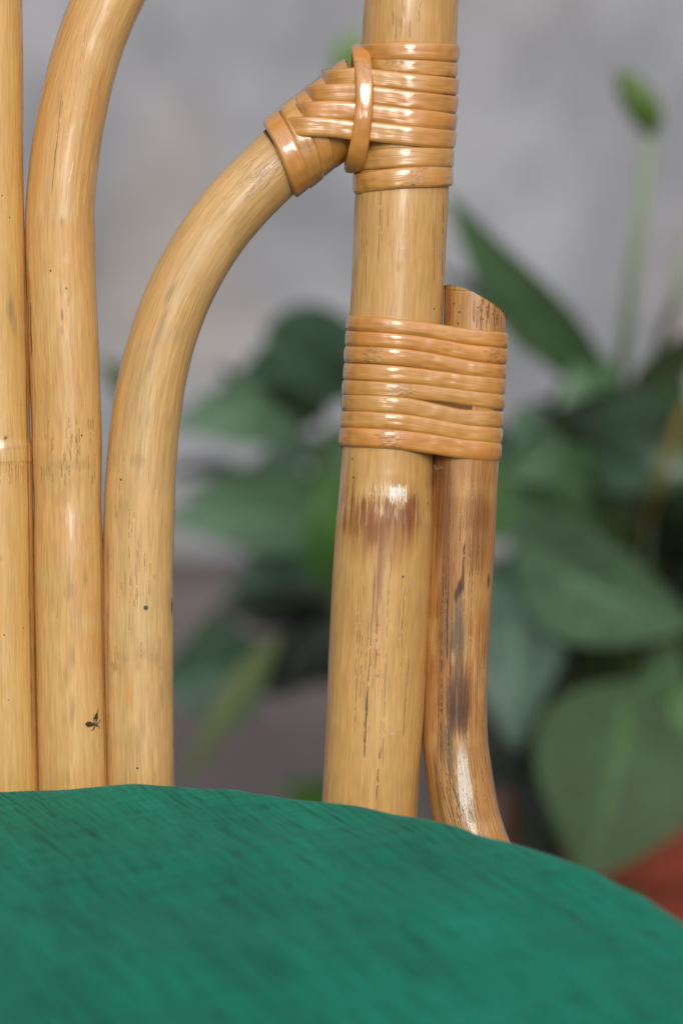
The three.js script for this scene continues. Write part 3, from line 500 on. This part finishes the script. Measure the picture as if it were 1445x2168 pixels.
const LM = {  // one leaf green in lit and shaded tones; low and deep carry painted shade
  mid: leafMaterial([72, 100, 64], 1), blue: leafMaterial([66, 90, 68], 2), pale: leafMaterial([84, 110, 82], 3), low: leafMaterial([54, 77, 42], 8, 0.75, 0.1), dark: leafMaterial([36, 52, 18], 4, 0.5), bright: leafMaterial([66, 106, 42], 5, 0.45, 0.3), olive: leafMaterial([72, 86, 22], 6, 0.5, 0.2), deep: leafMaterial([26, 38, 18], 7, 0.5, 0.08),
};
const stemMat = new THREE.MeshStandardMaterial({ color: 0x36481f, roughness: 0.5 }), paleStem = new THREE.MeshStandardMaterial({ color: 0x9dad84, roughness: 0.5 });
// a leaf from base to tip (px, px, depth m), width in px, rolled about its own axis, arched by `arch` of its length
function leaf(plant, root, [bx, by, bd], [tx, ty, td], width, o = {}) {
  const B = at(bx, by, bd), T = at(tx, ty, td), ax = T.clone().sub(B), L = ax.length(); ax.normalize();
  const view = EYE.clone().sub(B).normalize(); let f = view.addScaledVector(ax, -view.dot(ax)).normalize();
  let side = ax.clone().cross(f).normalize(); const roll = THREE.MathUtils.degToRad(o.roll ?? 0);
  const f2 = f.clone().multiplyScalar(Math.cos(roll)).addScaledVector(side, Math.sin(roll)), s2 = side.clone().multiplyScalar(Math.cos(roll)).addScaledVector(f, -Math.sin(roll));
  const wd = width * SC * (bd + td) / 2 / D, arch = o.arch ?? 0.12, fold = o.fold ?? 0.18, sd = bx + ty, bulge = o.bulge ?? 0.8;
  const g = grid(10, 22, (i, j) => {
    const t = j / 22, s = i / 5 - 1, ww = wd / 2 * Math.pow(Math.max(0, Math.sin(Math.PI * Math.pow(t, bulge))), 0.85) * (1 - 0.25 * t * t) * 1.1 + 0.0004;
    const wave = 0.05 * wd * (vn(t * 6, sd + (s > 0 ? 7 : 0)) - 0.5) * Math.abs(s);
    return [B.clone().addScaledVector(ax, L * t).addScaledVector(s2, s * ww).addScaledVector(f2, Math.sin(Math.PI * t) * arch * L + Math.abs(s) * ww * fold * (1 - 0.3 * t) + wave), i / 10, t];
  });
  const m = mesh('leaf', inThing(g, plant), o.mat ?? LM.mid, plant);
  if (root) { const mid = B.clone().lerp(root, 0.5).addScaledVector(V(0, 1, 0), B.distanceTo(root) * 0.06); mesh('stem', inThing(simpleTube([root, mid, B.clone().addScaledVector(ax, L * 0.02)], [0.0034, 0.0020], 8, 14), plant), o.stem ?? stemMat, plant); }
  return m;
}
function pot(name, label, x, z, r, h, color) {
  const p = thing(name, label, 'flowerpot', V(x, 0.001, z));
  const w = 256, col = new Uint8Array(w * w * 4); for (let j = 0; j < w; j++) for (let i = 0; i < w; i++) { const k = (j * w + i) * 4, t = 1 + (vn(i / 20, j / 5 + x * 90, 13) - 0.5) * 0.16 + (vn(i / 60, j / 60 + 9) - 0.5) * 0.25; for (let q = 0; q < 3; q++) col[k + q] = clamp(color[q] * t, 0, 255); col[k + 3] = 255; }
  const mat = new THREE.MeshStandardMaterial({ map: dataTex(col, w, w, true), roughness: 0.75 });
  const Pn = (a) => a.map(q => new THREE.Vector2(...q)), rim = h * 0.2;
  mesh('pot_body', new THREE.LatheGeometry(Pn([[0, 0], [r * 0.66, 0], [r * 0.68, 0.004], [r * 0.9, h - rim], [r * 0.9, h - 0.004], [r * 0.84, h - 0.004], [r * 0.84, h - rim * 1.2], [0, h - rim * 1.2]]), 64), mat, p);
  mesh('pot_rim', new THREE.LatheGeometry(Pn([[r * 0.905, h - rim], [r * 0.98, h - rim], [r, h - rim + 0.004], [r, h - 0.005], [r * 0.98, h], [r * 0.88, h], [r * 0.845, h - 0.006], [r * 0.845, h - rim]]), 64), mat, p);
  const soil = grid(40, 8, (i, j) => { const th = i / 40 * Math.PI * 2, q = j / 8 * r * 0.835; return [V(Math.cos(th) * q, h - rim * 0.8 + 0.01 * (vn(Math.cos(th) * q * 90 + 40, Math.sin(th) * q * 90 + 40) - 0.5), -Math.sin(th) * q), i / 40, j / 8]; }, true);
  mesh('soil', soil, new THREE.MeshStandardMaterial({ color: 0x2e221a, roughness: 1 }), p);
  return p;
}
{ // right-hand pot and plant
  const rim = at(1335, 1726, 1.62), h = rim.y, pr = 0.084;
  pot('terracotta_pot', 'red terracotta pot under the big plant, right of the chair', rim.x, rim.z - pr * 0.5, pr, h, [128, 52, 29]);
  const root = V(rim.x, h - 0.03, rim.z - pr * 0.5), pl = thing('leafy_plant', 'bushy broad leaved green plant with tall pale stalks, right of the chair post', 'plant', root.clone(), null), o = (k, x = {}) => ({ mat: LM[k], ...x });
  leaf(pl, root, [1275, 800, 1.55], [945, 405, 1.52], 138, o('mid', { roll: -28, arch: 0.1, bulge: 0.75 }));
  leaf(pl, root, [1270, 840, 1.6], [925, 570, 1.6], 84, o('deep', { roll: 25, arch: 0.12 }));
  leaf(pl, root, [1170, 850, 1.6], [1440, 850, 1.5], 120, o('blue', { roll: 20, arch: 0.1 }));
  leaf(pl, root, [1290, 900, 1.68], [1130, 850, 1.66], 130, o('dark', { roll: -20 }));
  leaf(pl, root, [1330, 815, 1.55], [1500, 690, 1.6], 84, o('dark', { roll: 30 }));
  leaf(pl, root, [1330, 1090, 1.62], [1090, 940, 1.56], 220, o('mid', { roll: -10 }));
  leaf(pl, root, [1075, 1110, 1.56], [1480, 1330, 1.5], 250, o('pale', { roll: 25, arch: 0.16, bulge: 0.95 }));
  leaf(pl, root, [1100, 1165, 1.6], [1095, 1590, 1.52], 230, o('blue', { roll: 10, arch: 0.08 }));
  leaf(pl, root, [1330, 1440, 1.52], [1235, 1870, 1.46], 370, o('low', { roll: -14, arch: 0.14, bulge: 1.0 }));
  leaf(pl, root, [1290, 1330, 1.72], [1210, 1560, 1.76], 260, o('deep', { roll: 10 }));
  leaf(pl, root, [1400, 1250, 1.74], [1250, 1420, 1.78], 220, o('deep', { roll: -30 }));
  leaf(pl, root, [1470, 1440, 1.52], [1450, 1690, 1.5], 110, o('bright', { roll: 10 }));
  leaf(pl, root, [1180, 1030, 1.58], [900, 1090, 1.62], 190, o('bright', { roll: 15 }));
  leaf(pl, root, [1150, 1010, 1.74], [1010, 900, 1.72], 150, o('dark', { roll: -15 }));
  leaf(pl, root, [1380, 1000, 1.68], [1480, 880, 1.66], 170, o('dark', { roll: 15 }));
  leaf(pl, root, [1380, 1180, 1.75], [1490, 1050, 1.7], 160, o('deep', { roll: 15 }));
  leaf(pl, root, [1060, 1420, 1.72], [1010, 1700, 1.7], 180, o('deep', { roll: 10 }));
  leaf(pl, root, [1130, 1600, 1.6], [1125, 1840, 1.54], 150, o('deep', { roll: -20 }));
  leaf(pl, root, [1340, 1650, 1.62], [1470, 1720, 1.6], 150, o('deep', { roll: 30 }));
  leaf(pl, root, [1180, 1250, 1.78], [1330, 1120, 1.8], 180, o('deep', { roll: 0 }));
  leaf(pl, null, [1150, 1690, 1.6], [1150, 1880, 1.56], 110, o('deep', { roll: 15 }));
  leaf(pl, null, [1200, 1330, 1.62], [1330, 1260, 1.6], 120, o('blue', { roll: -30 }));
  leaf(pl, null, [1310, 1880, 1.5], [1370, 1920, 1.48], 36, o('olive', { roll: 20 }));
  for (let k = 0; k < 80; k++) { // leaves deeper inside the plant, their dimness painted as darker colours
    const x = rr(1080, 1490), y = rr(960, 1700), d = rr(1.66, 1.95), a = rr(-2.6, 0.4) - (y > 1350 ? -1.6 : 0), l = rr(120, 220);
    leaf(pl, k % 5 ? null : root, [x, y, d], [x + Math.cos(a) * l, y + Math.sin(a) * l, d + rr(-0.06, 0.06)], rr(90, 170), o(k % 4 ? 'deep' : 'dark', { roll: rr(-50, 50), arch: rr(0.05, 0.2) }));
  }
  for (let k = 0; k < 9; k++) { // leaves in its middle layer, their extra light put into paler colours
    const x = rr(1070, 1460), y = rr(840, 1330), a = rr(-2.8, 0.8), l = rr(130, 230), d = rr(1.64, 1.72);
    leaf(pl, null, [x, y, d], [x + Math.cos(a) * l, y + Math.sin(a) * l * 0.8, d - 0.03], rr(80, 150), o(['mid', 'pale', 'blue'][k % 3], { roll: rr(-55, 55), arch: rr(0.06, 0.2) }));
  }
  for (const [x, y, tx, ty, w, m, rl] of [[1300, 770, 1180, 860, 90, 'mid', 20], [1190, 930, 1060, 1010, 110, 'pale', -25], [1260, 950, 1400, 1020, 120, 'blue', 25], [1420, 930, 1300, 850, 100, 'pale', -20], [1150, 860, 1080, 960, 70, 'blue', 30], [1440, 1380, 1330, 1470, 110, 'mid', -30], [1130, 1060, 1230, 1130, 110, 'mid', 30]]) leaf(pl, null, [x, y, 1.56], [tx, ty, 1.53], w, o(m, { roll: rl, arch: 0.14 }));
  // two tall pale stalks, one with a green bud
  const s1 = [root, at(1300, 1300, 1.78), at(1308, 900, 1.74), at(1320, 740, 1.6), at(1352, 480, 1.52), at(1376, 285, 1.5)];
  mesh('flower_stalk', inThing(simpleTube(s1, [0.005, 0.0046, 0.0044, 0.0044, 0.0042, 0.0034], 10, 40), pl), paleStem, pl);
  mesh('flower_bud', inThing(simpleTube([at(1380, 292, 1.5), at(1368, 245, 1.495), at(1336, 190, 1.49), at(1300, 148, 1.488)], [0.002, 0.0095, 0.0105, 0.0085, 0.0008], 14, 24), pl), new THREE.MeshStandardMaterial({ color: new THREE.Color(0.075, 0.14, 0.015), roughness: 0.45 }), pl);
  mesh('flower_stalk', inThing(simpleTube([root, at(1360, 1200, 1.78), at(1385, 790, 1.7), at(1440, 600, 1.56), at(1540, 300, 1.55)], [0.005, 0.0045, 0.004, 0.0035], 10, 40), pl), paleStem, pl);
  mesh('stem', inThing(simpleTube([root, at(1330, 1250, 1.8), at(1395, 1020, 1.52), at(1450, 860, 1.48)], [0.004, 0.0035, 0.003], 10, 30), pl), new THREE.MeshStandardMaterial({ color: 0x95843e, roughness: 0.6 }), pl);
}
{ // left-hand plant, growing from the ground behind the chair
  const c = at(800, 2040, 1.55);
    const root = V(c.x, 0, c.z), pl = thing('leafy_plant', 'smaller green plant seen between the bent cane and the chair post', 'plant', root.clone(), null), o = (k, x = {}) => ({ mat: LM[k], ...x });
  leaf(pl, root, [690, 880, 1.8], [465, 775, 1.74], 130, o('dark', { roll: -35, arch: 0.18 }));
  leaf(pl, null, [560, 700, 1.82], [860, 800, 1.8], 190, o('blue', { roll: 12, arch: 0.12 }));
  leaf(pl, null, [640, 870, 1.78], [350, 900, 1.7], 150, o('pale', { roll: 12, arch: 0.1 }));
  leaf(pl, root, [700, 1110, 1.8], [330, 1095, 1.72], 150, o('pale', { roll: 10, arch: 0.08 }));
  leaf(pl, null, [520, 1000, 1.95], [340, 1010, 1.95], 46, o('deep', { roll: 40 }));
  leaf(pl, root, [740, 1260, 1.85], [410, 1330, 1.8], 84, o('dark', { roll: 40, arch: 0.18 }));
  leaf(pl, null, [590, 1350, 1.62], [380, 1670, 1.58], 60, o('olive', { roll: 20, arch: 0.06 }));
  leaf(pl, null, [560, 1400, 1.78], [320, 1450, 1.76], 220, o('blue', { roll: -12 }));
  leaf(pl, null, [770, 1270, 1.64], [690, 980, 1.6], 170, o('bright', { roll: -10 }));
  leaf(pl, null, [640, 880, 1.9], [545, 890, 1.88], 70, o('deep', { roll: 30 }));
  leaf(pl, null, [700, 940, 1.86], [520, 1010, 1.84], 80, o('blue', { roll: 25 }));
  leaf(pl, null, [740, 900, 1.84], [640, 1090, 1.82], 110, o('mid', { roll: -25 }));
  leaf(pl, null, [640, 720, 1.86], [470, 850, 1.84], 110, o('blue', { roll: -20 }));
  leaf(pl, null, [760, 830, 1.76], [560, 690, 1.74], 150, o('blue', { roll: -30, arch: 0.16 }));
  leaf(pl, null, [720, 1180, 1.82], [470, 1245, 1.8], 90, o('blue', { roll: 20, arch: 0.14 }));
  leaf(pl, null, [700, 1040, 1.84], [380, 1045, 1.8], 90, o('mid', { roll: 30, arch: 0.1 }));
  leaf(pl, null, [760, 1740, 1.75], [600, 1660, 1.7], 150, o('bright', { roll: -10 }));
  leaf(pl, null, [760, 1330, 1.9], [600, 1420, 1.86], 90, o('deep', { roll: 30 }));
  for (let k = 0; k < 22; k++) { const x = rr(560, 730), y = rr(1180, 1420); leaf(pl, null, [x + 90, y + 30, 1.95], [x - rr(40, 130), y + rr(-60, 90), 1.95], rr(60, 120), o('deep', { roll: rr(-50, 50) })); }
  leaf(pl, null, [300, 860, 1.78], [205, 760, 1.74], 60, o('olive', { roll: 20 }));
  const s = [root, at(850, 1300, 1.8), at(842, 600, 1.82), at(800, 300, 1.82), at(732, 165, 1.82)];
  mesh('flower_stalk', inThing(simpleTube(s, [0.005, 0.0045, 0.004, 0.0035], 10, 40), pl), paleStem, pl);
  mesh('flower_bud', inThing(simpleTube([at(730, 178, 1.82), at(728, 140, 1.82), at(745, 100, 1.82), at(770, 70, 1.82)], [0.003, 0.010, 0.011, 0.001], 14, 20), pl), new THREE.MeshStandardMaterial({ color: new THREE.Color(0.13, 0.24, 0.05), roughness: 0.5 }), pl);
}

renderer.render(scene, camera);
